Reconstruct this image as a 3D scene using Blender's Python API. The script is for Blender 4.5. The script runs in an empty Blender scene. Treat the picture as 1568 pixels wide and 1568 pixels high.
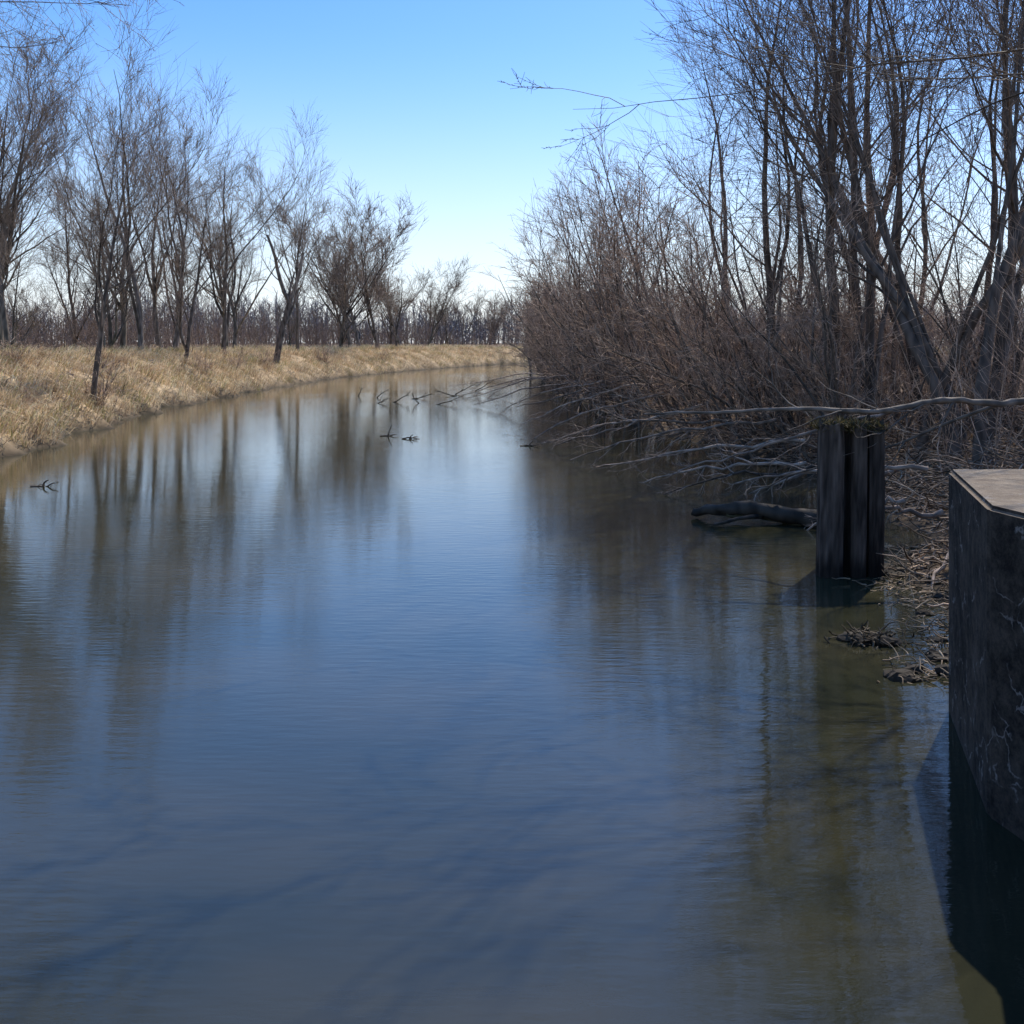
import bpy, bmesh, math, mathutils
import numpy as np
from mathutils import Vector
rng = np.random.default_rng(11)
scene = bpy.context.scene

# ------------------------------------------------------------------ helpers
def link(o):
    scene.collection.objects.link(o); return o

def norm(v):
    return v/np.maximum(np.linalg.norm(v, axis=-1, keepdims=True), 1e-9)

def mesh_np(name, V, quads=None, tris=None, col=None, smooth=True):
    me = bpy.data.meshes.new(name)
    nq = 0 if quads is None else len(quads); nt = 0 if tris is None else len(tris)
    me.vertices.add(len(V)); me.vertices.foreach_set("co", np.asarray(V, np.float32).ravel())
    li = []
    if nq: li.append(np.asarray(quads).ravel())
    if nt: li.append(np.asarray(tris).ravel())
    li = np.concatenate(li).astype(np.int32)
    me.loops.add(len(li)); me.loops.foreach_set("vertex_index", li)
    st = np.concatenate([np.arange(nq)*4, nq*4+np.arange(nt)*3]).astype(np.int32)
    me.polygons.add(nq+nt); me.polygons.foreach_set("loop_start", st)
    me.update(calc_edges=True)
    me.polygons.foreach_set("use_smooth", np.full(nq+nt, smooth))
    if col is not None:
        a = me.color_attributes.new("Col", 'FLOAT_COLOR', 'POINT')
        c = np.ones((len(V), 4), np.float32); c[:, :3] = col
        a.data.foreach_set("color", c.ravel())
    me.validate()
    return me

class Tubes:
    def __init__(s): s.V=[]; s.Q=[]; s.C=[]; s.n=0
    def add(s, P, R, sides, col, jit=0.0):
        P=np.asarray(P,float); R=np.asarray(R,float)
        N,S,_=P.shape
        T=norm(np.gradient(P,axis=1))
        m=norm(T.mean(axis=1)); ref=np.zeros((N,3)); ref[np.arange(N),np.argmin(np.abs(m),axis=1)]=1
        A=norm(np.cross(T,ref[:,None,:])); B=np.cross(T,A)
        th=np.arange(sides)/sides*2*np.pi
        rr=R[:,:,None]
        if jit>0: rr=rr*(1+jit*rng.normal(size=(N,S,sides)))
        V=P[:,:,None,:]+rr[...,None]*(np.cos(th)[None,None,:,None]*A[:,:,None,:]+np.sin(th)[None,None,:,None]*B[:,:,None,:])
        idx=np.arange(N*S*sides).reshape(N,S,sides)+s.n
        a=idx[:,:-1,:]; b=np.roll(a,-1,axis=2); d=idx[:,1:,:]; c=np.roll(d,-1,axis=2)
        s.Q.append(np.stack([a,b,c,d],-1).reshape(-1,4))
        s.V.append(V.reshape(-1,3)); s.n+=N*S*sides
        col=np.asarray(col,float)
        if col.ndim==1: col=col[None,:]*(1+rng.normal(0,.28,(N,1)))
        s.C.append(np.repeat(np.clip(col,0.01,1),S*sides,axis=0))
    def mesh(s,name): return mesh_np(name,np.concatenate(s.V),quads=np.concatenate(s.Q),col=np.concatenate(s.C))

def sim(P0,D0,L,R0,nseg,wob,trop,taper):
    N=len(P0); P=[P0]; D=norm(D0); Ds=[D]
    tr=np.asarray(trop,float)
    if tr.ndim==0: tr=np.array([0,0,float(tr)])
    for i in range(nseg):
        D=norm(D+rng.normal(0,wob,(N,3))+tr)
        P.append(P[-1]+D*(L/nseg)[:,None]); Ds.append(D)
    t=np.linspace(0,1,nseg+1)
    return np.stack(P,1),np.stack(Ds,1),R0[:,None]*(1-(1-taper)*t)[None,:]

def kids(P,D,R,L,k,t0,t1,a0,a1,lr,rr,rmin,fall=.75):
    N,S,_=P.shape; S-=1
    t=rng.uniform(t0,t1,(N,k)); f=t*S; i=np.minimum(f.astype(int),S-1); f=(f-i)[...,None]
    n=np.arange(N)[:,None]
    pos=P[n,i]*(1-f)+P[n,i+1]*f; d=D[n,i+1]
    r=R[n,i]*(1-f[...,0])+R[n,i+1]*f[...,0]
    v=norm(np.cross(d,rng.normal(size=d.shape))); a=rng.uniform(a0,a1,t.shape)[...,None]
    nd=d*np.cos(a)+v*np.sin(a)
    l=L[:,None]*lr*(1.2-fall*t)*rng.uniform(.6,1.35,t.shape)
    return pos.reshape(-1,3),nd.reshape(-1,3),l.ravel(),np.maximum(r*rr*rng.uniform(.7,1,r.shape),rmin).ravel()

BARK=(.145,.115,.09); TWIG=(.24,.18,.135); RED=(.45,.32,.23); GREY=(.26,.21,.165); DARK=(.125,.096,.074)

def tall_tree(name,H=13,R=.2,forks=3,limbs=9,rmin=.008,bark=BARK,twig=TWIG,dens=1.0,t_lo=.22,fs=(.25,.55)):
    tb=Tubes()
    P0=np.array([[0,0,-.4]])
    P,D,Rr=sim(P0,np.array([[0,0,1.]]),np.array([H*.95]),np.array([R]),14,.07,.045,.1)
    Rr[:,0]*=1.35
    tb.add(P,Rr,8,bark,.04)
    L=np.array([H*.95])
    Pa,Da,La,Ra=kids(P,D,Rr,L,forks,.05,.45,fs[0],fs[1],.74,.75,.03)
    Pf,Df,Rf=sim(Pa,Da,La,Ra,11,.1,.055,.12); tb.add(Pf,Rf,6,bark,.04)
    a=kids(P,D,Rr,L,int(limbs*1.7),t_lo,.98,.35,.9,.31,.5,.018,.5)
    b=kids(Pf,Df,Rf,La,limbs,.25,.98,.3,.8,.42,.55,.015,.55)
    Pl,Dl,Ll,Rl=[np.concatenate(x) for x in zip(a,b)]
    P1,D1,R1=sim(Pl,Dl,Ll,Rl,8,.13,.09,.2); tb.add(P1,R1,4,bark)
    Pc,Dc,Lc,Rc=kids(P1,D1,R1,Ll,int(8*dens),.12,1,.3,.75,.52,.55,rmin*1.3,.55)
    P2,D2,R2=sim(Pc,Dc,Lc,Rc,5,.12,.06,.3); tb.add(P2,R2,3,twig)
    Pd,Dd,Ld,Rd=kids(P2,D2,R2,Lc,int(6*dens),.1,1,.3,.75,.6,.65,rmin,.4)
    Ld=np.maximum(Ld,.4)
    P3,D3,R3=sim(Pd,Dd,Ld,Rd,3,.12,.04,.4); tb.add(P3,R3,3,twig)
    return tb.mesh(name)

def shrub(name,H=9.5,stems=18,lean=(-.2,-.08),rmin=.008,bark=BARK,twig=RED,rs=.07,base=.8,dens=1.0,spread=.2,k=(11,7,1)):
    tb=Tubes(); n=stems
    P0=np.c_[rng.normal(0,base,n),rng.normal(0,base,n),np.full(n,-.4)]
    D0=np.c_[lean[0]+rng.uniform(-1.7,1.3,n)*spread,lean[1]+rng.uniform(-1.6,1.6,n)*spread,rng.uniform(.8,1.1,n)]
    L=H*rng.uniform(.5,1.0,n); L=L*np.where(D0[:,0]<-.42,.75,1); R=rs*rng.uniform(.4,1.3,n)
    P,D,Rr=sim(P0,D0,L,R,12,.072,.016,.12); tb.add(P,Rr,5,bark,.04)
    Pa,Da,La,Ra=kids(P,D,Rr,L,int(k[0]*dens),.06,1,.3,.95,.3,.5,.012,.6)
    P1,D1,R1=sim(Pa,Da,La,Ra,6,.14,.02,.25); tb.add(P1,R1,3,tuple((np.array(bark)+np.array(twig))/2))
    Pb,Db,Lb,Rb=kids(P1,D1,R1,La,int(k[1]*dens),.1,1,.3,.9,.52,.6,rmin,.5)
    P2,D2,R2=sim(Pb,Db,np.maximum(Lb,.3),Rb,4,.14,.015,.4); tb.add(P2,R2,3,twig)
    if k[2]:
        Pc,Dc,Lc,Rc=kids(P2,D2,R2,np.maximum(Lb,.3),k[2],.1,1,.3,.85,.6,.8,rmin*.8)
        P3,D3,R3=sim(Pc,Dc,Lc,Rc,2,.12,.01,.6); tb.add(P3,R3,3,twig)
    return tb.mesh(name)

# ------------------------------------------------------------------ materials
def new_mat(name):
    m=bpy.data.materials.new(name); m.use_nodes=True
    nt=m.node_tree; b=nt.nodes["Principled BSDF"]; return m,nt,b
def N(nt,t,**k):
    n=nt.nodes.new(t)
    for a,v in k.items(): setattr(n,a,v)
    return n
def attr_mat(name,rough=.85,scale=6,lo=.6,hi=1.35,bump=.3,stretch=(1,1,1),transl=0,detail=4):
    m,nt,b=new_mat(name); L=nt.links.new
    at=N(nt,'ShaderNodeAttribute',attribute_name="Col")
    tc=N(nt,'ShaderNodeTexCoord'); mp=N(nt,'ShaderNodeMapping'); mp.inputs['Scale'].default_value=stretch
    no=N(nt,'ShaderNodeTexNoise'); no.inputs['Scale'].default_value=scale; no.inputs['Detail'].default_value=detail
    L(tc.outputs['Object'],mp.inputs[0]); L(mp.outputs[0],no.inputs['Vector'])
    mr=N(nt,'ShaderNodeMapRange'); mr.inputs[1].default_value=.3; mr.inputs[2].default_value=.7; mr.inputs[3].default_value=lo; mr.inputs[4].default_value=hi
    L(no.outputs[0],mr.inputs[0])
    vm=N(nt,'ShaderNodeVectorMath',operation='SCALE'); L(at.outputs['Color'],vm.inputs[0]); L(mr.outputs[0],vm.inputs['Scale'])
    L(vm.outputs[0],b.inputs['Base Color']); b.inputs['Roughness'].default_value=rough
    b.inputs['Specular IOR Level'].default_value=.2
    if bump:
        bp=N(nt,'ShaderNodeBump'); bp.inputs['Strength'].default_value=bump; bp.inputs['Distance'].default_value=.02
        L(no.outputs[0],bp.inputs['Height']); L(bp.outputs[0],b.inputs['Normal'])
    if transl:
        tr=N(nt,'ShaderNodeBsdfTranslucent'); L(vm.outputs[0],tr.inputs[0])
        mx=N(nt,'ShaderNodeMixShader'); mx.inputs[0].default_value=transl
        L(b.outputs[0],mx.inputs[1]); L(tr.outputs[0],mx.inputs[2]); L(mx.outputs[0],nt.nodes['Material Output'].inputs[0])
    return m
M_bark=attr_mat("bark",.7,7,.55,1.4,0,(1,1,.3),detail=0)
M_ground=attr_mat("ground_soil",.95,3,.55,1.4,.6)
M_grass=attr_mat("dry_grass",.8,1.2,.7,1.25,0,transl=.3,detail=1)
M_wood=attr_mat("weathered_wood",.85,14,.35,1.6,1,(1,1,.12))
M_rock=attr_mat("rock",.8,9,.5,1.5,.8)

# ------------------------------------------------------------------ terrain
ys=[-60,0,10,18,27,36,47,64,85,109,127,147,158,172,200,260,3000]
xl=[-13,-13,-13,-13,-13.3,-14.7,-16,-16,-15.5,-11.5,-7,-1,8,25,70,160,4000]
yr=[-60,8.4,9.0,10.3,12.5,14.5,18.4,23.5,27,32,40,60,100,120,135,150,170,3000]
xr=[9,9,4.0,4.35,5.1,5.8,6.8,7.0,6.2,5.2,4.3,3.4,3.0,5,12,30,80,4100]
def XL(y): return np.interp(y,ys,xl)+.4*np.sin(y*.9)+.25*np.sin(y*2.3+1)+.12*np.sin(y*5.1)
def XR(y): return np.interp(y,yr,xr)+.2*np.sin(y*1.3)+.12*np.sin(y*3.1+2)
def bump(x,y):
    return (np.sin(x*.9+1.3*np.sin(y*.5))*np.sin(y*.8+np.sin(x*.7))*.5+np.sin(x*2.3+y*1.1)*np.sin(y*2.7-x*.8)*.3+np.sin(x*5.1+2*np.sin(y*3))*np.sin(y*4.7)*.15)
def HZ(x,y):
    dl=XL(y)-x; dr=x-XR(y)
    zl=np.interp(dl,[0,.4,1.0,2.6,4.4,5.8,9,30,200],[0,.35,.8,1.5,2.1,2.32,2.3,2.3,2.6])+np.clip(dl,0,1.5)/1.5*np.where(dl<7,.34,.05)*bump(x,y)
    zr=np.interp(dr,[0,.5,2,6,15,200],[0,.12,.5,1.0,1.4,2.2])+np.clip(dr,0,1.5)/1.5*.14*bump(x,y)
    dd=np.minimum(-dl,-dr); zb=-np.clip(dd*.25,0,1.0)
    return np.where(dl>0,zl,np.where(dr>0,zr,zb))
gx=np.unique(np.concatenate([np.arange(-26,-4,.35),np.arange(-4,14,.3),np.arange(-60,-26,2),np.arange(14,60,2),np.array([-2500,-1200,-600,-300,-180,-120,-90,90,130,200,400,900,1500,2500])]))
gy=np.unique(np.concatenate([np.arange(-4,60,.4),np.arange(60,180,1.2),np.arange(180,320,8),np.array([-60,-40,-20,-10,400,600,1000,1800,3000])]))
X,Y=np.meshgrid(gx,gy); Z=HZ(X,Y)
nx,ny=len(gx),len(gy); idx=np.arange(nx*ny).reshape(ny,nx)
q=np.stack([idx[:-1,:-1],idx[:-1,1:],idx[1:,1:],idx[1:,:-1]],-1).reshape(-1,4)
DL=XL(Y)-X; DR=X-XR(Y)
C=np.zeros(X.shape+(3,)); C[:]=(.05,.042,.028)
straw=np.array((.44,.33,.2)); green=np.array((.17,.19,.06)); mud=np.array((.06,.045,.03)); litter=np.array((.22,.155,.1))
bn=bump(X*1.7+3,Y*1.3)[...,None]
w=np.clip(DL/.7,0,1)[...,None]
cl=mud*(1-w)+straw*w*(1+.4*bn)
g=(np.clip((DL-5.2)/1,0,1)*np.clip((12-DL)/3,0,1))[...,None]; cl=cl*(1-g)+green*g*(1+.3*bn)
f=np.clip((DL-11)/3,0,1)[...,None]; cl=cl*(1-f)+litter*f
C=np.where((DL>0)[...,None],cl,C)
w=np.clip(DR/1.2,0,1)[...,None]; C=np.where((DR>0)[...,None],mud*(1-w)+litter*w*(1+.4*bn),C)
me=mesh_np("ground",np.stack([X,Y,Z],-1).reshape(-1,3),quads=q,col=np.clip(C,.01,1).reshape(-1,3))
me.materials.append(M_ground); link(bpy.data.objects.new("ground",me))

# ------------------------------------------------------------------ water
m,nt,b=new_mat("river_water"); L=nt.links.new
tc=N(nt,'ShaderNodeTexCoord')
def noise(scale,sc,detail=3,rough=.5,rot=0):
    mp=N(nt,'ShaderNodeMapping'); mp.inputs['Scale'].default_value=sc; mp.inputs['Rotation'].default_value=(0,0,rot)
    no=N(nt,'ShaderNodeTexNoise'); no.inputs['Scale'].default_value=scale; no.inputs['Detail'].default_value=detail; no.inputs['Roughness'].default_value=rough
    L(tc.outputs['Object'],mp.inputs[0]); L(mp.outputs[0],no.inputs['Vector']); return no.outputs[0]
def mth(op,a,bb):
    n=N(nt,'ShaderNodeMath',operation=op)
    for i,v in enumerate((a,bb)):
        if isinstance(v,(int,float)): n.inputs[i].default_value=v
        else: L(v,n.inputs[i])
    return n.outputs[0]
n1=noise(7.0,(.4,1.6,1),4,.5,.08); n2=noise(1.1,(.5,1.2,1),2,.5,-.2); n3=noise(.12,(1,.6,1),2)
amp=mth('ADD',mth('MULTIPLY',n3,1.9),-.3)
h=mth('ADD',mth('MULTIPLY',mth('MULTIPLY',n1,amp),.005),mth('MULTIPLY',n2,.0018))
bp=N(nt,'ShaderNodeBump'); bp.inputs['Strength'].default_value=1; bp.inputs['Distance'].default_value=1
L(h,bp.inputs['Height']); L(bp.outputs[0],b.inputs['Normal'])
cr=N(nt,'ShaderNodeValToRGB'); cr.color_ramp.elements[0].color=(.029,.031,.018,1); cr.color_ramp.elements[1].color=(.052,.047,.025,1)
cr.color_ramp.elements[0].position=.38; cr.color_ramp.elements[1].position=.66
L(noise(.3,(1,1.4,1),3),cr.inputs[0]); L(cr.outputs[0],b.inputs['Base Color'])
b.inputs['Roughness'].default_value=.006; b.inputs['IOR'].default_value=1.58
me=mesh_np("river_water",np.array([[-90,-60,0],[300,-60,0],[300,320,0],[-90,320,0]]),quads=np.array([[0,1,2,3]]))
me.materials.append(m); link(bpy.data.objects.new("river_water",me))

# ------------------------------------------------------------------ dry grass
def grass(name,cx,cy,per,hl,hw,cols,down=0.5,sp=.22):
    n=len(cx); cx=np.repeat(cx,per)+rng.normal(0,sp,n*per); cy=np.repeat(cy,per)+rng.normal(0,sp,n*per)
    tint=np.repeat(rng.uniform(0,1,n),per); hs=np.repeat(rng.uniform(.5,1.6,n),per)
    z=HZ(cx,cy); k=z>.04; cx,cy,z,tint,hs=cx[k],cy[k],z[k],tint[k],hs[k]; n=len(cx)
    B=np.c_[cx,cy,z-.04]; th=rng.uniform(0,2*np.pi,n)
    out=np.c_[np.cos(th),np.sin(th),np.zeros(n)]*rng.uniform(.1,1,(n,1)); out[:,0]+=down
    l=(hs*hl*rng.uniform(.5,1.3,n))[:,None]
    M_=B+l*(out*.35+np.array([0,0,.55])); T=B+l*(out*.95+np.array([0,0,.55])*rng.uniform(.3,1.6,(n,1)))
    ph=rng.uniform(0,np.pi,n); s=np.c_[np.cos(ph),np.sin(ph),np.zeros(n)]*hw
    V=np.stack([B-s,B+s,M_-s*.8,M_+s*.8,T],1).reshape(-1,3)
    o=(np.arange(n)*5)[:,None,None]; T3=(o+np.array([[0,1,3],[0,3,2],[2,3,4]])[None]).reshape(-1,3)
    c=np.asarray(cols); ci=c[np.minimum((tint*len(c)).astype(int),len(c)-1)]*rng.uniform(.7,1.25,(n,1))
    me=mesh_np(name,V,tris=T3,col=np.clip(np.repeat(ci,5,axis=0),0,.9),smooth=False); me.materials.append(M_grass)
    return link(bpy.data.objects.new(name,me))
n=14000
cy=16+150*rng.uniform(0,1,n)**1.5; d=rng.uniform(.1,7.0,n)
straws=[(.82,.65,.42),(.70,.54,.34),(.88,.73,.50),(.48,.35,.22),(.78,.60,.38),(.38,.35,.15),(.34,.235,.145)]
k=(bump((XL(cy)-d)*1.1,cy*.9)+rng.normal(0,.25,n))>-.36
grass("dry_grass",(XL(cy)-d)[k],cy[k],11,.5,.012,straws)
n=8000; cy=16+110*rng.uniform(0,1,n)**1.4; d=rng.uniform(5.8,12,n)
grass("green_grass",XL(cy)-d,cy,8,.14,.012,[(.26,.29,.08),(.32,.34,.1),(.45,.4,.18),(.22,.27,.06)],0,.3)
n=2800; cy=8.8+50*rng.uniform(0,1,n)**1.5; d=rng.uniform(.5,9,n)
grass("dead_leaf_litter",XR(cy)+d,cy,7,.2,.02,[(.45,.31,.18),(.3,.2,.12),(.55,.41,.26),(.2,.14,.085)],0,.25)

# ------------------------------------------------------------------ trees
talls=[tall_tree("tall%d"%i,H=h_,R=r_,forks=f_,limbs=l_,fs=fs_) for i,(h_,r_,f_,l_,fs_) in enumerate([(14,.2,2,9,(.2,.45)),(13.5,.16,3,8,(.2,.5)),(14.5,.19,4,7,(.2,.45)),(12,.14,3,8,(.3,.6)),(15,.17,1,10,(.3,.5)),(11,.18,5,6,(.4,.8))])]
opens=[tall_tree("open%d"%i,H=h_,R=r_,forks=f_,limbs=l_,dens=.88,t_lo=.3,rmin=.006,bark=DARK,twig=(.21,.155,.115),fs=(.12,.3)) for i,(h_,r_,f_,l_) in enumerate([(15,.14,1,9),(14,.12,2,6),(16,.17,2,6)])]
fars=[tall_tree("far%d"%i,H=h_,R=.17,forks=f_,limbs=8,rmin=.015,dens=.85,fs=(.3,.75)) for i,(h_,f_) in enumerate([(12.5,5),(12,2),(14,3)])]
shr=[shrub("shrub%d"%i,H=h_,stems=s_) for i,(h_,s_) in enumerate([(10,16),(9.2,18),(10.5,14)])]
shrf=[shrub("shrubfar%d"%i,H=h_,stems=s_,rmin=.015,k=(10,6,0)) for i,(h_,s_) in enumerate([(9.5,16),(9,18)])]
bush=[shrub("bush%d"%i,H=1.6,stems=16,lean=(0,0),rs=.014,base=.12,dens=.5,rmin=.005,spread=.4) for i in range(2)]
for me in talls+opens+fars+shr+shrf+bush: me.materials.append(M_bark)
def put(name,me,x,y,s=1,rot=None,lx=0,ly=0,sx=1):
    o=link(bpy.data.objects.new(name,me))
    o.location=(x,y,float(HZ(np.array(float(x)),np.array(float(y)))))
    rz=rng.uniform(0,6.28) if rot is None else rot
    o.rotation_mode='QUATERNION'
    o.rotation_quaternion=mathutils.Euler((ly,lx,0)).to_quaternion()@mathutils.Euler((0,0,rz)).to_quaternion()
    o.scale=(s*sx,s*sx,s*rng.uniform(.95,1.05)); return o
# left bank
Lt=[(-26.0,52,1.05,.03,0),(-24.8,50.5,.92,-.03,1),(-28.5,54,1.1,.05,2),(-24.0,49,.5,.2,3),(-15.6,38,.76,.05,1),(-22.4,62,1.04,-.03,4),(-21.4,65,.95,.05,0),(-20.1,63,.9,.08,3),(-23.8,60,.5,-.1,1),(-25,64,.95,0,3),
    (-26.5,70,1.1,0,2),(-20.2,72,.96,.03,2),(-22.0,81,1.05,.02,5),(-24.5,88,1.1,0,1),(-32,75,1.1,0,3),(-19.3,92,1.1,.03,1),(-21.5,99,.6,.0,3),(-33,62,1.15,0,2),(-31,56,.95,0,1),(-30,92,1.1,0,4),(-27.5,80,1.1,0,0)]
for x,y,s,l,v in Lt: put("bare_tree",talls[v],x,y,s,None,l,0,1.05)
for x,y,s,l,v in [(-18.0,108,1.0,-.03,0),(-16.6,112,1.08,.0,2),(-15.0,115,1.03,.1,0),(-13.7,121,.75,.1,1),(-19,120,1.1,0,0),(-21,126,1.15,0,2),(-14.6,134,.7,0,0),(-16.5,140,.95,0,1),(-12,146,.8,0,0),(-9.5,152,.6,0,1),(-8,166,.75,0,2),(-25,150,1.1,0,0),(-14,170,.9,0,1),(-4,176,.5,0,0)]:
    put("bare_tree",fars[v],x,y,s,None,l,0,1.2)
put("oak_tree",fars[0],-6.3,250,.8,sx=1.6)
put("bare_tree",fars[1],2.2,124,.92,None,-.1)
# dead snag tree
tb=Tubes()
P,D,R_=sim(np.array([[0,0,-.3]]),np.array([[.1,0,1.]]),np.array([5.]),np.array([.27]),8,.05,0,.7); tb.add(P,R_,8,BARK,.05)
e=P[0,-1]
P,D,R_=sim(np.array([e,e,P[0,5],e]),np.array([[-.45,0,1.],[.35,.1,1.],[.6,.1,.9],[0,.2,1]]),np.array([5.5,4,3.2,2.5]),np.array([.17,.17,.13,.12]),6,.09,.05,.55); tb.add(P,R_,6,GREY,.05)
a=kids(P,D,R_,np.array([5.5,4,3.2,2.5]),7,.3,1,.4,.9,.35,.4,.02); P,D,R_=sim(*a,5,.12,.08,.4); tb.add(P,R_,3,TWIG)
a=kids(P,D,R_,a[2],5,.3,1,.4,.9,.5,.5,.014); P,D,R_=sim(*a,3,.12,.05,.5); tb.add(P,R_,3,TWIG)
me=tb.mesh("dead_tree"); me.materials.append(M_bark); put("dead_tree",me,-17.8,77,1.0,0)
# right bank brush (willow thicket leaning over water)
yy=23.5
while yy<135:
    far=yy>56
    x=float(XR(yy))+.9+rng.uniform(-.3,.5)
    put("willow_shrub",(shrf if far else shr)[rng.integers(2 if far else 3)],x,yy,(1.03 if 27<yy<56 else .8 if yy<=27 else .95)*rng.uniform(.9,1.1),rng.uniform(-.5,.5),-.03)
    if yy<50 and rng.uniform()<.7: put("willow_shrub",shr[rng.integers(3)],x+4,yy+1.5,.95*rng.uniform(.85,1.05),rng.uniform(-1,1))
    yy+=3.4 if yy<52 else 6
for i,(x,y,s,l) in enumerate([(9.4,21.5,1.05,0),(8.3,24,1.0,-.12),(7.9,25,1.0,-.06),(9.3,20.5,.95,-.16),(10.6,23,1.05,.03),(9.3,27,1.0,-.05),(12.2,26,1.1,0),(8.4,32,.92,0),(11.5,33,1.1,0),(14,31,1.1,0),(15,39,1.1,0),(9.5,45,1,0),(19,47,1.1,0),(11.6,24.5,.85,.1),(17,35,1.2,0),(8.9,22.6,.9,-.03),(10.4,25.6,.95,-.04),(7.2,28.5,.85,-.03),(9.9,22.2,.8,.02),(13,29,1.0,0)]):
    put("bare_tree",opens[i%3],x,y,s,None,l)
for x,y,s in [(-17.5,58,1.3),(-19,47,1.2),(-15.6,33,.8),(-16.8,29,1.2),(-18,66,1.3),(-17.5,72,1.4),(-16.5,90,1.6),(-13.5,106,1.6),(-15.5,38.4,1.5),(-20,41,1),(-14.4,26,1)]:
    put("bush",bush[rng.integers(2)],x,y,s)

# undergrowth
def thicket(name,x,y,hlo,hhi,r,col,k=5):
    tb=Tubes(); n=len(x); z=HZ(x,y)
    Ld=rng.uniform(hlo,hhi,n)*(.75+.45*np.sin(x*.31+2*np.sin(y*.13))*np.sin(y*.23+1))
    P,D,R_=sim(np.c_[x,y,z-.1],np.c_[rng.normal(0,.35,(n,2)),np.ones(n)],Ld,np.full(n,r)*rng.uniform(.5,1.5,n),4,.12,.03,.3); tb.add(P,R_,3,col)
    a=kids(P,D,R_,Ld,k,.15,1,.35,1.0,.42,.7,r*.55); P,D,R_=sim(*a,3,.14,.04,.5); tb.add(P,R_,3,col)
    a=kids(P,D,R_,a[2],2,.15,1,.35,.9,.6,.8,r*.45); P,D,R_=sim(*a,2,.12,.04,.5); tb.add(P,R_,3,col)
    me=tb.mesh(name); me.materials.append(M_bark); return link(bpy.data.objects.new(name,me))
n=3800; y=30+150*rng.uniform(0,1,n)**1.3; thicket("undergrowth_thicket",XL(y)-10.5-rng.uniform(0,1,n)**1.2*30,y,1.2,7,.018,(.27,.19,.14))
n=3600; y=12+90*rng.uniform(0,1,n)**1.5; thicket("undergrowth_thicket",XR(y)+1.2+rng.uniform(0,1,n)*18+np.clip(20-y,0,9)*.2,y,1.0,5.0,.011,(.42,.29,.2))
# distant tree line, aerial haze painted in as a bluish bark colour
n=2600; x=rng.uniform(-330,260,n); y=rng.uniform(270,360,n)
tb=Tubes(); Ld=rng.uniform(7,15,n)*(1+.18*np.sin(x*.05)+.12*np.sin(x*.17))
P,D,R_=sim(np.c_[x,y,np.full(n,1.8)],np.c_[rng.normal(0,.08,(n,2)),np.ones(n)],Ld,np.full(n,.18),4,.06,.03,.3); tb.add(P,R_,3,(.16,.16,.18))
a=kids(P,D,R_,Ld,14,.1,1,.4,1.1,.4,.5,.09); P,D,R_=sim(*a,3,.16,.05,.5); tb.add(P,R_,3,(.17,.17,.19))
me=tb.mesh("distant_treeline"); me.materials.append(M_bark); link(bpy.data.objects.new("distant_treeline",me))

# near trees reaching into frame
def near_tree(name,x,y,H,R,P1,D1,L1,R1,trop,bark=BARK,twig=TWIG,rm=.005,k=(9,7,4),w=.11,buds=5,lw=.1):
    tb=Tubes(); z=float(HZ(np.array(x),np.array(y)))
    P,D,R_=sim(np.array([[x,y,z-.4]]),np.array([[0,0,1.]]),np.array([H]),np.array([R]),12,.03,.03,.35); tb.add(P,R_,10,bark,.04)
    pz=np.array(P1,float); s=np.interp(pz,P[0,:,2],np.arange(13)); st=np.stack([np.interp(s,np.arange(13),P[0,:,i]) for i in range(3)],1)
    L1=np.array(L1,float); Pq,Dq,Rq=sim(st,np.array(D1,float),L1,np.array(R1,float),14,lw,0,.12); tb.add(Pq,Rq,6,bark,.03)
    a=kids(Pq,Dq,Rq,L1,k[0],.2,1,.3,.8,.36,.6,.006); P,D,R_=sim(*a,7,w,trop,.35); tb.add(P,R_,4,twig)
    a=kids(P,D,R_,a[2],k[1],.1,1,.35,.8,.5,.6,rm); P,D,R_=sim(*a,5,w,trop,.5); tb.add(P,R_,3,twig)
    La=np.maximum(a[2],.15); b_=kids(P,D,R_,La,k[2],.1,1,.4,.9,.4,.8,rm*.8); P2,D2,R2=sim(*b_,2,w,trop,.6); tb.add(P2,R2,3,twig)
    c=kids(P,D,R_,La,buds,.1,1,.5,1.,.01,1,rm*1.5); L_=np.full(len(c[0]),.035); P2,D2,R2=sim(c[0],c[1],L_,np.full(len(L_),rm*1.3),2,.02,0,.3); tb.add(P2,R2,3,tuple(np.array(twig)*.6))
    me=tb.mesh(name); me.materials.append(M_bark); return link(bpy.data.objects.new(name,me))
near_tree("overhanging_tree",8.6,13.2,12,.16,[5.8,6.4,6.7,7.1,7.6,6.7,8.1,8.6],
 [[-1,.05,.2],[-1,-.1,.11],[-1,.08,.06],[-1,-.12,.04],[-1,-.1,-.02],[-.8,.6,.2],[-1,.0,-.04],[-1,-.2,-.08]],[4.5,5.6,8.2,7.4,6.8,6,7.4,6.4],[.02,.021,.021,.021,.02,.02,.02,.02],0.015,twig=(.13,.095,.07),bark=(.11,.085,.065),rm=.0045,k=(11,6,3),w=.15,buds=6,lw=.09)
near_tree("overhanging_tree",-14.6,19,13,.2,[7.2,8.2,9.2,10.2,11.2,9.6,8.7,10.7],
 [[1,.05,.25],[1,-.15,.2],[1,.1,.15],[1,-.05,.05],[1,.1,-.05],[1,.2,.15],[1,-.05,.3],[1,0,.1]],[5.2,6.2,6.6,6.9,6.7,6.4,6.4,6.8],[.03]*8,-.04,rm=.005,twig=(.25,.2,.16),k=(10,7,2),buds=1)

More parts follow.
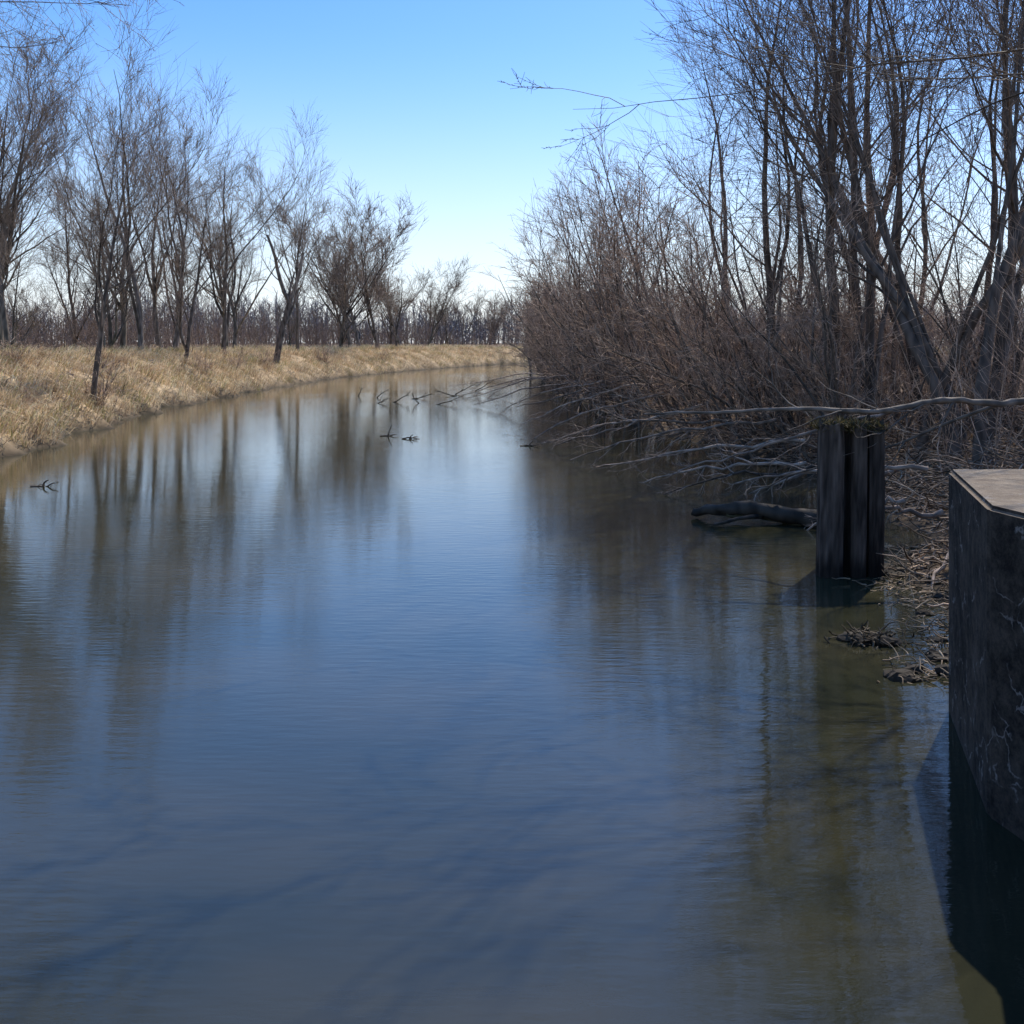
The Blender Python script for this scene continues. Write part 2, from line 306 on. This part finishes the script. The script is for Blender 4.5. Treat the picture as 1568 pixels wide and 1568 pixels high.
# ------------------------------------------------------------------ dead wood
def limb(tb,pts,r0,r1,sides=8,col=GREY,seg=14,wob=.03,twigs=0,tl=.3,jit=.06,tw=.16):
    pts=np.array(pts,float); t=np.linspace(0,1,len(pts)); u=np.linspace(0,1,seg+1)
    P=np.stack([np.interp(u,t,pts[:,i]) for i in range(3)],1)
    P[1:-1]=(P[:-2]+2*P[1:-1]+P[2:])/4
    P[1:]+=np.cumsum(rng.normal(0,wob,(seg,3)),axis=0)*.5
    R_=(r0+(r1-r0)*u)[None]; P=P[None]; tb.add(P,R_,sides,col,jit)
    if twigs:
        Ld=np.array([np.linalg.norm(pts[-1]-pts[0])]); D=norm(np.gradient(P,axis=1))
        a=kids(P,D,R_,Ld,twigs,.25,1,.3,.9,tl,.5,.007); P,D,R_=sim(*a,7,tw,0,.3); tb.add(P,R_,4,col)
        a=kids(P,D,R_,a[2],6,.15,1,.3,.9,.5,.6,.005); P,D,R_=sim(*a,4,tw,0,.4); tb.add(P,R_,3,col)
tb=Tubes()
limb(tb,[(7.6,13.9,2.30),(6.6,13.7,2.18),(5.6,13.5,2.2),(4.6,13.2,2.06),(3.6,13.3,2.1),(2.5,13.6,2.0),(1.9,14.0,1.93)],.05,.014,8,(.19,.155,.125),40,.02,8,.22,jit=.13,tw=.22)
limb(tb,[(5.0,13.5,2.1),(3.6,14.2,1.75),(2.2,14.8,1.35)],.03,.01,6,(.18,.145,.12),14,.05,6,.35,tw=.2)
limb(tb,[(6.8,13.8,2.2),(5.4,14.5,1.5),(3.4,15.2,.9)],.03,.01,6,(.2,.165,.13),14,.06,7,.35,tw=.2)
me=tb.mesh("fallen_branch"); me.materials.append(M_bark); link(bpy.data.objects.new("fallen_branch",me))
tb=Tubes()
DW=(.31,.235,.18)
for a_,b_ in [((5.9,20.5,.6),(2.6,22,.06)),((6.3,22,.9),(1.9,23.4,.1)),((6.6,19.5,.7),(3.3,20.4,.1)),((7,18.6,.7),(4.3,19.2,.25)),((6.9,17,.9),(3.9,18.4,.5)),((6.2,16.2,.5),(4.9,16.4,.1)),((6.4,15.2,.5),(5.0,14.6,.1)),((6.0,13.4,.4),(4.9,12.6,.06)),((6.2,24,1.2),(1.4,25.5,.1)),((5.5,26,1),(1.2,27.5,.1)),((5.2,28,1.3),(.8,29.5,.1)),((4.6,31,1.5),(.4,32,.1)),((4.4,34,1.6),(0.2,36,.1)),((4.4,37,1.8),(0,38,.5)),((4.2,40,1.6),(-.8,43,.2)),((3.5,46,1.4),(-1.6,48,.1)),((3.5,49,1.6),(-2.0,51,.3)),((3.4,55,1.3),(-3.0,57,.1)),((3.4,60,1.2),(-3.8,62,.2))]:
    mid=((a_[0]+b_[0])/2,(a_[1]+b_[1])/2,(a_[2]+b_[2])/2+.2)
    limb(tb,[a_,mid,b_],.045,.014,5,DW,12,.09,10,.33,tw=.2)
me=tb.mesh("drift_branches"); me.materials.append(M_bark); link(bpy.data.objects.new("drift_branches",me))
n=3600; y=9.4+22*rng.uniform(0,1,n)**.95; off=rng.uniform(0,1,n)**1.2*6; x=XR(y)+.1+off
tb=Tubes(); th=rng.uniform(0,2*np.pi,n); ll=rng.uniform(.15,1.6,n)*np.clip((y-8)/9,.15,1)
P,D,R_=sim(np.c_[x,y,np.maximum(HZ(x,y),0)+rng.uniform(.0,.25,n)],np.c_[np.cos(th),np.sin(th)*.6,rng.normal(.04,.16,n)],ll,rng.uniform(.005,.022,n),6,.22,0,.4)
tb.add(P,R_,4,np.array([(.33,.235,.16)])*rng.uniform(.2,1.6,(n,1)))
me=tb.mesh("fallen_sticks"); me.materials.append(M_bark); link(bpy.data.objects.new("fallen_sticks",me))
tb=Tubes()
limb(tb,[(3.1,17.6,.10),(3.6,17.3,.11),(4.3,17.0,.13),(5.3,16.6,.03)],.06,.15,10,(.05,.04,.03),18,.035,0,jit=.16)
limb(tb,[(3.6,17.2,.12),(4.6,17.0,.22),(5.2,16.7,.1)],.04,.09,8,(.065,.055,.028),12,.04,0,jit=.2)
limb(tb,[(4.2,17.1,.1),(3.8,16.8,.12),(3.3,16.7,.03)],.05,.02,6,(.05,.04,.03),8,.02,2,.3)
me=tb.mesh("floating_log"); me.materials.append(M_bark); link(bpy.data.objects.new("floating_log",me))
tb=Tubes()
for (x,y,s,up) in [(-4.0,33.0,.26,.3),(-3.2,32.0,.24,.05),(.5,29.8,.26,.04),(-9.8,21.4,.26,.02)]:
    limb(tb,[(x-s,y,.0),(x-.2*s,y+.04,.04),(x+s,y-.03,-.01)],.028,.014,6,(.11,.085,.065),7,.02,2,.5,tw=.3)
    limb(tb,[(x+.1*s,y+.06,-.01),(x+.6*s,y-.05,.05),(x+1.2*s,y+.02,.09)],.02,.008,5,(.13,.1,.075),5,.02,1,.5)
    limb(tb,[(x,y,.0),(x+.03,y,.08),(x+.12,y,.1+up*.8)],.026,.01,5,(.16,.125,.09),5,.01)
me=tb.mesh("driftwood_snag"); me.materials.append(M_bark); link(bpy.data.objects.new("driftwood_snag",me))
tb=Tubes()
for x0,x1,y,zz in [(-7.4,-6.9,56,.45),(-6.2,-5.2,52,.35),(-4.6,-5.0,51,.5),(-3.4,-2.2,60,.6),(-2.4,-1.2,64,.7),(-8.7,-8.5,58,.4),(-3.0,-4.4,58,.35),(-5.5,-4.2,55,.25),(-6.9,-6.2,51,.2),(-3.8,-2.5,50,.3)]:
    limb(tb,[(x0,y,-.05),(x1,y,zz)],.035,.012,5,(.08,.065,.05),6,.04,5,.55,tw=.2)
me=tb.mesh("submerged_branches"); me.materials.append(M_bark); link(bpy.data.objects.new("submerged_branches",me))

# ------------------------------------------------------------------ timber post cluster
V=[];Q=[];T=[];Cc=[];nv=0
for (x,y,r,h,tn) in [(4.10,13.22,.165,1.97,1.0),(4.40,13.36,.15,1.90,.4),(4.45,13.16,.10,1.93,.85),(4.68,13.24,.125,1.95,.6),(4.2,13.55,.16,1.92,.4),(4.58,13.6,.16,2.0,.5)]:
    ns=28; lv=14; th=np.arange(ns)/ns*2*np.pi+rng.uniform(0,.3)
    sq=1/np.maximum(np.abs(np.cos(th)),np.abs(np.sin(th)))**.6*(.93); prof=r*sq*(1+rng.normal(0,.05,ns))
    for l in range(lv+1):
        t=l/lv; zz=-.9+(h+.9)*t; pr=prof*(1+rng.normal(0,.015,ns)-.06*(t>.97))
        zz_=np.full(ns,zz)+(rng.normal(0,.04,ns) if l==lv else 0)
        V.append(np.c_[x+pr*np.cos(th)+.012*np.sin(t*4+x),y+pr*np.sin(th),zz_]); Cc.append(np.tile(np.array((.085,.064,.05))*tn*(.35 if zz<.3 else 1),(ns,1))*rng.uniform(.6,1.5,(ns,1)))
        if l<lv:
            a=np.arange(ns)+nv+l*ns; Q.append(np.stack([a,np.roll(a,-1),np.roll(a,-1)+ns,a+ns],-1))
    nv+=(lv+1)*ns
    V.append(np.array([[x,y,h-.05]])); Cc.append(np.array([[.06,.06,.03]])); a=np.arange(ns)+nv-ns
    T.append(np.stack([a,np.roll(a,-1),np.full(ns,nv)],-1)); nv+=1
post=link(bpy.data.objects.new("timber_mooring_post",None))
me=mesh_np("timbers",np.concatenate(V),quads=np.concatenate(Q),tris=np.concatenate(T),col=np.clip(np.concatenate(Cc),.005,1),smooth=False); me.materials.append(M_wood)
o=link(bpy.data.objects.new("timbers",me)); o.parent=post
n=1100; th=rng.uniform(0,6.28,n)
B=np.c_[4.39+rng.uniform(-.44,.42,n),13.3+rng.uniform(-.25,.35,n),rng.uniform(1.86,1.98,n)]
Tt=B+np.c_[rng.normal(0,.07,n),rng.normal(0,.07,n),rng.uniform(-.06,.1,n)]; s=np.c_[np.cos(th),np.sin(th),np.zeros(n)]*.014
V=np.stack([B-s,B+s,Tt],1).reshape(-1,3); me=mesh_np("moss",V,tris=np.arange(3*n).reshape(-1,3),col=np.repeat(np.array([(.08,.066,.028)])*rng.uniform(.4,1.8,(n,1)),3,axis=0)); me.materials.append(M_grass)
o=link(bpy.data.objects.new("moss",me)); o.parent=post

# ------------------------------------------------------------------ shore debris
bm=bmesh.new()
for i in range(90):
    if i<5: x,y,s=3.4+.08*i,10.3+rng.uniform(-.1,.1),rng.uniform(.06,.11)
    else:
        y=rng.uniform(9,15); x=float(XR(y))+rng.uniform(-.4,.6); s=rng.uniform(.03,.11)
    mt=mathutils.Matrix.Translation((x,y,.02 if i<5 else max(0,float(HZ(np.array(x),np.array(y))))))@mathutils.Matrix.Diagonal((s*rng.uniform(.9,1.7),s,s*.6,1))
    r=bmesh.ops.create_icosphere(bm,subdivisions=2,radius=1,matrix=mt)
    for v in r['verts']: v.co+=Vector(rng.normal(0,s*.13,3))
me=bpy.data.meshes.new("shore_rocks"); bm.to_mesh(me); bm.free()
a=me.color_attributes.new("Col",'FLOAT_COLOR','POINT'); a.data.foreach_set("color",np.tile(np.array([.045,.036,.026,1.],np.float32),len(me.vertices)))
me.materials.append(M_rock); link(bpy.data.objects.new("shore_rocks",me))
tb=Tubes()
n=120; th=rng.uniform(0,6.28,n); x=3.62+rng.normal(0,.15,n); y=10.3+rng.normal(0,.1,n)
P,D,R_=sim(np.c_[x,y,rng.uniform(0,.1,n)],np.c_[np.cos(th),np.sin(th),rng.normal(0,.3,n)],rng.uniform(.05,.22,n),rng.uniform(.005,.015,n),4,.25,0,.4)
tb.add(P,R_,4,np.array([(.13,.1,.065)])*rng.uniform(.2,1.5,(n,1)))
n=700; th=rng.uniform(0,6.28,n); y=rng.uniform(8.7,15,n); x=XR(y)-.05+rng.normal(0,.28,n)
P,D,R_=sim(np.c_[x,y,np.maximum(HZ(x,y),0)+rng.uniform(0,.05,n)],np.c_[np.cos(th),np.sin(th),rng.normal(0,.2,n)],rng.uniform(.05,.3,n),rng.uniform(.004,.012,n),4,.25,0,.4)
tb.add(P,R_,4,np.array([(.38,.28,.18)])*rng.uniform(.1,1.4,(n,1)))
me=tb.mesh("twig_debris"); me.materials.append(M_bark); link(bpy.data.objects.new("twig_debris",me))

# ------------------------------------------------------------------ concrete wall
m,nt,b=new_mat("old_concrete"); L=nt.links.new
tc=N(nt,'ShaderNodeTexCoord')
no=N(nt,'ShaderNodeTexNoise'); no.inputs['Scale'].default_value=2.2; no.inputs['Detail'].default_value=14; no.inputs['Roughness'].default_value=.86
L(tc.outputs['Object'],no.inputs['Vector'])
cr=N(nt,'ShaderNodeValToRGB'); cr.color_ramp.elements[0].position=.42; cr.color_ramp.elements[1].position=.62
cr.color_ramp.elements[0].color=(.028,.023,.019,1); cr.color_ramp.elements[1].color=(.17,.135,.105,1); L(no.outputs[0],cr.inputs[0])  # wall sides: dark stains, with the shade of the face painted in
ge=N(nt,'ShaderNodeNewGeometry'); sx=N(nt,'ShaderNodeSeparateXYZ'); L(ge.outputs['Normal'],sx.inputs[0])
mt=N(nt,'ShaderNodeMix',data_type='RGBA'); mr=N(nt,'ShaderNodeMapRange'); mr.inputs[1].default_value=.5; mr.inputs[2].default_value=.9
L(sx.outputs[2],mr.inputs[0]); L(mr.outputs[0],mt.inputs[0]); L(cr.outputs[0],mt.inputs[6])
cr2=N(nt,'ShaderNodeValToRGB'); cr2.color_ramp.elements[0].position=.35; cr2.color_ramp.elements[0].color=(.2,.15,.11,1); cr2.color_ramp.elements[1].position=.65; cr2.color_ramp.elements[1].color=(.56,.46,.34,1)  # upward faces: paler tan ramp, sunlight on the top painted in
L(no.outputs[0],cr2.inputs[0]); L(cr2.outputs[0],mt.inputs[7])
# thin lime-stained cracks, only in patches
nd=N(nt,'ShaderNodeTexNoise'); nd.inputs['Scale'].default_value=5; nd.inputs['Detail'].default_value=6; L(tc.outputs['Object'],nd.inputs['Vector'])
ad=N(nt,'ShaderNodeVectorMath',operation='MULTIPLY_ADD'); L(nd.outputs['Color'],ad.inputs[0]); ad.inputs[1].default_value=(.4,.4,.4); L(tc.outputs['Object'],ad.inputs[2])
vo=N(nt,'ShaderNodeTexVoronoi',feature='DISTANCE_TO_EDGE'); vo.inputs['Scale'].default_value=2.3; L(ad.outputs[0],vo.inputs['Vector'])
m1=N(nt,'ShaderNodeMapRange'); m1.inputs[1].default_value=0; m1.inputs[2].default_value=.022; m1.inputs[3].default_value=1; m1.inputs[4].default_value=0; L(vo.outputs['Distance'],m1.inputs[0])
m2=N(nt,'ShaderNodeMapRange'); m2.inputs[1].default_value=.47; m2.inputs[2].default_value=.56; L(nd.outputs[0],m2.inputs[0])
mm=N(nt,'ShaderNodeMath',operation='MULTIPLY'); L(m1.outputs[0],mm.inputs[0]); L(m2.outputs[0],mm.inputs[1])
mm2=N(nt,'ShaderNodeMath',operation='MULTIPLY'); L(mm.outputs[0],mm2.inputs[0]); mm2.inputs[1].default_value=.75
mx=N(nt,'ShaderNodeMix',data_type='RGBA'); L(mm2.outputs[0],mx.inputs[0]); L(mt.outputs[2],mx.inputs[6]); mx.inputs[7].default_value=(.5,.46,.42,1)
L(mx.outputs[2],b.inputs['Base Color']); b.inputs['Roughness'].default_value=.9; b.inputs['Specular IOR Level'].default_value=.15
bp=N(nt,'ShaderNodeBump'); bp.inputs['Strength'].default_value=1; bp.inputs['Distance'].default_value=.06; L(no.outputs[0],bp.inputs['Height']); L(bp.outputs[0],b.inputs['Normal'])
bm=bmesh.new()
poly=[(3.57,8.38),(3.02,6.5),(3.09,6.12),(2.62,4.9),(2.3,3.2),(2.3,-3),(12,-3),(12,8.62)]
vb=[bm.verts.new((x,y,-1.2)) for x,y in poly]; f=bm.faces.new(vb)
ex=bmesh.ops.extrude_face_region(bm,geom=[f])
for v in ex['geom']:
    if isinstance(v,bmesh.types.BMVert): v.co.z=1.97
bmesh.ops.recalc_face_normals(bm,faces=bm.faces)
bmesh.ops.bevel(bm,geom=[e for e in bm.edges],offset=.03,segments=3,affect='EDGES')
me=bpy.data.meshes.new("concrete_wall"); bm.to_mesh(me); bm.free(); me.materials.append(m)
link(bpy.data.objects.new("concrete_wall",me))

# ------------------------------------------------------------------ light, sky, camera
EL,AZ=math.radians(50),math.radians(31)
w=bpy.data.worlds.new("World"); scene.world=w; w.use_nodes=True; nt=w.node_tree; bg=nt.nodes['Background']; L=nt.links.new
sk=nt.nodes.new('ShaderNodeTexSky'); sk.sky_type='NISHITA'; sk.sun_disc=False; sk.sun_elevation=EL; sk.sun_rotation=AZ
sk.air_density=1.0; sk.dust_density=.3; sk.ozone_density=3.0
hs=nt.nodes.new('ShaderNodeHueSaturation'); hs.inputs['Saturation'].default_value=1.27; hs.inputs['Value'].default_value=1.22
tn=nt.nodes.new('ShaderNodeMix'); tn.data_type='RGBA'; tn.blend_type='MULTIPLY'; tn.inputs[0].default_value=1; tn.inputs[7].default_value=(.95,.94,1.05,1)
tc=nt.nodes.new('ShaderNodeTexCoord'); sx=nt.nodes.new('ShaderNodeSeparateXYZ'); L(tc.outputs['Generated'],sx.inputs[0])
mr=nt.nodes.new('ShaderNodeMapRange'); mr.interpolation_type='SMOOTHERSTEP'; mr.inputs[1].default_value=-.14; mr.inputs[2].default_value=.34; mr.inputs[3].default_value=1.0; mr.inputs[4].default_value=0
L(sx.outputs[2],mr.inputs[0])
mx=nt.nodes.new('ShaderNodeMix'); mx.data_type='RGBA'; mx.inputs[7].default_value=(6.2,6.55,7.0,1)
L(mr.outputs[0],mx.inputs[0]); L(sk.outputs[0],hs.inputs['Color']); L(hs.outputs[0],tn.inputs[6]); L(tn.outputs[2],mx.inputs[6]); L(mx.outputs[2],bg.inputs[0]); bg.inputs[1].default_value=.15
sl=bpy.data.lights.new("sun",'SUN'); sl.energy=5; sl.angle=math.radians(.5); sl.color=(1,.92,.8)
so=link(bpy.data.objects.new("sun",sl))
dv=Vector((math.sin(AZ)*math.cos(EL),math.cos(AZ)*math.cos(EL),math.sin(EL))); so.rotation_euler=dv.to_track_quat('Z','Y').to_euler()
cam=bpy.data.cameras.new("camera"); co=link(bpy.data.objects.new("camera",cam)); co.location=(0,0,3); co.rotation_euler=(math.pi/2,0,0)
cam.sensor_width=36; cam.lens=36; cam.shift_y=-.165; cam.clip_end=5000; scene.camera=co
scene.view_settings.view_transform='Standard'; scene.view_settings.look='None'; scene.view_settings.exposure=0
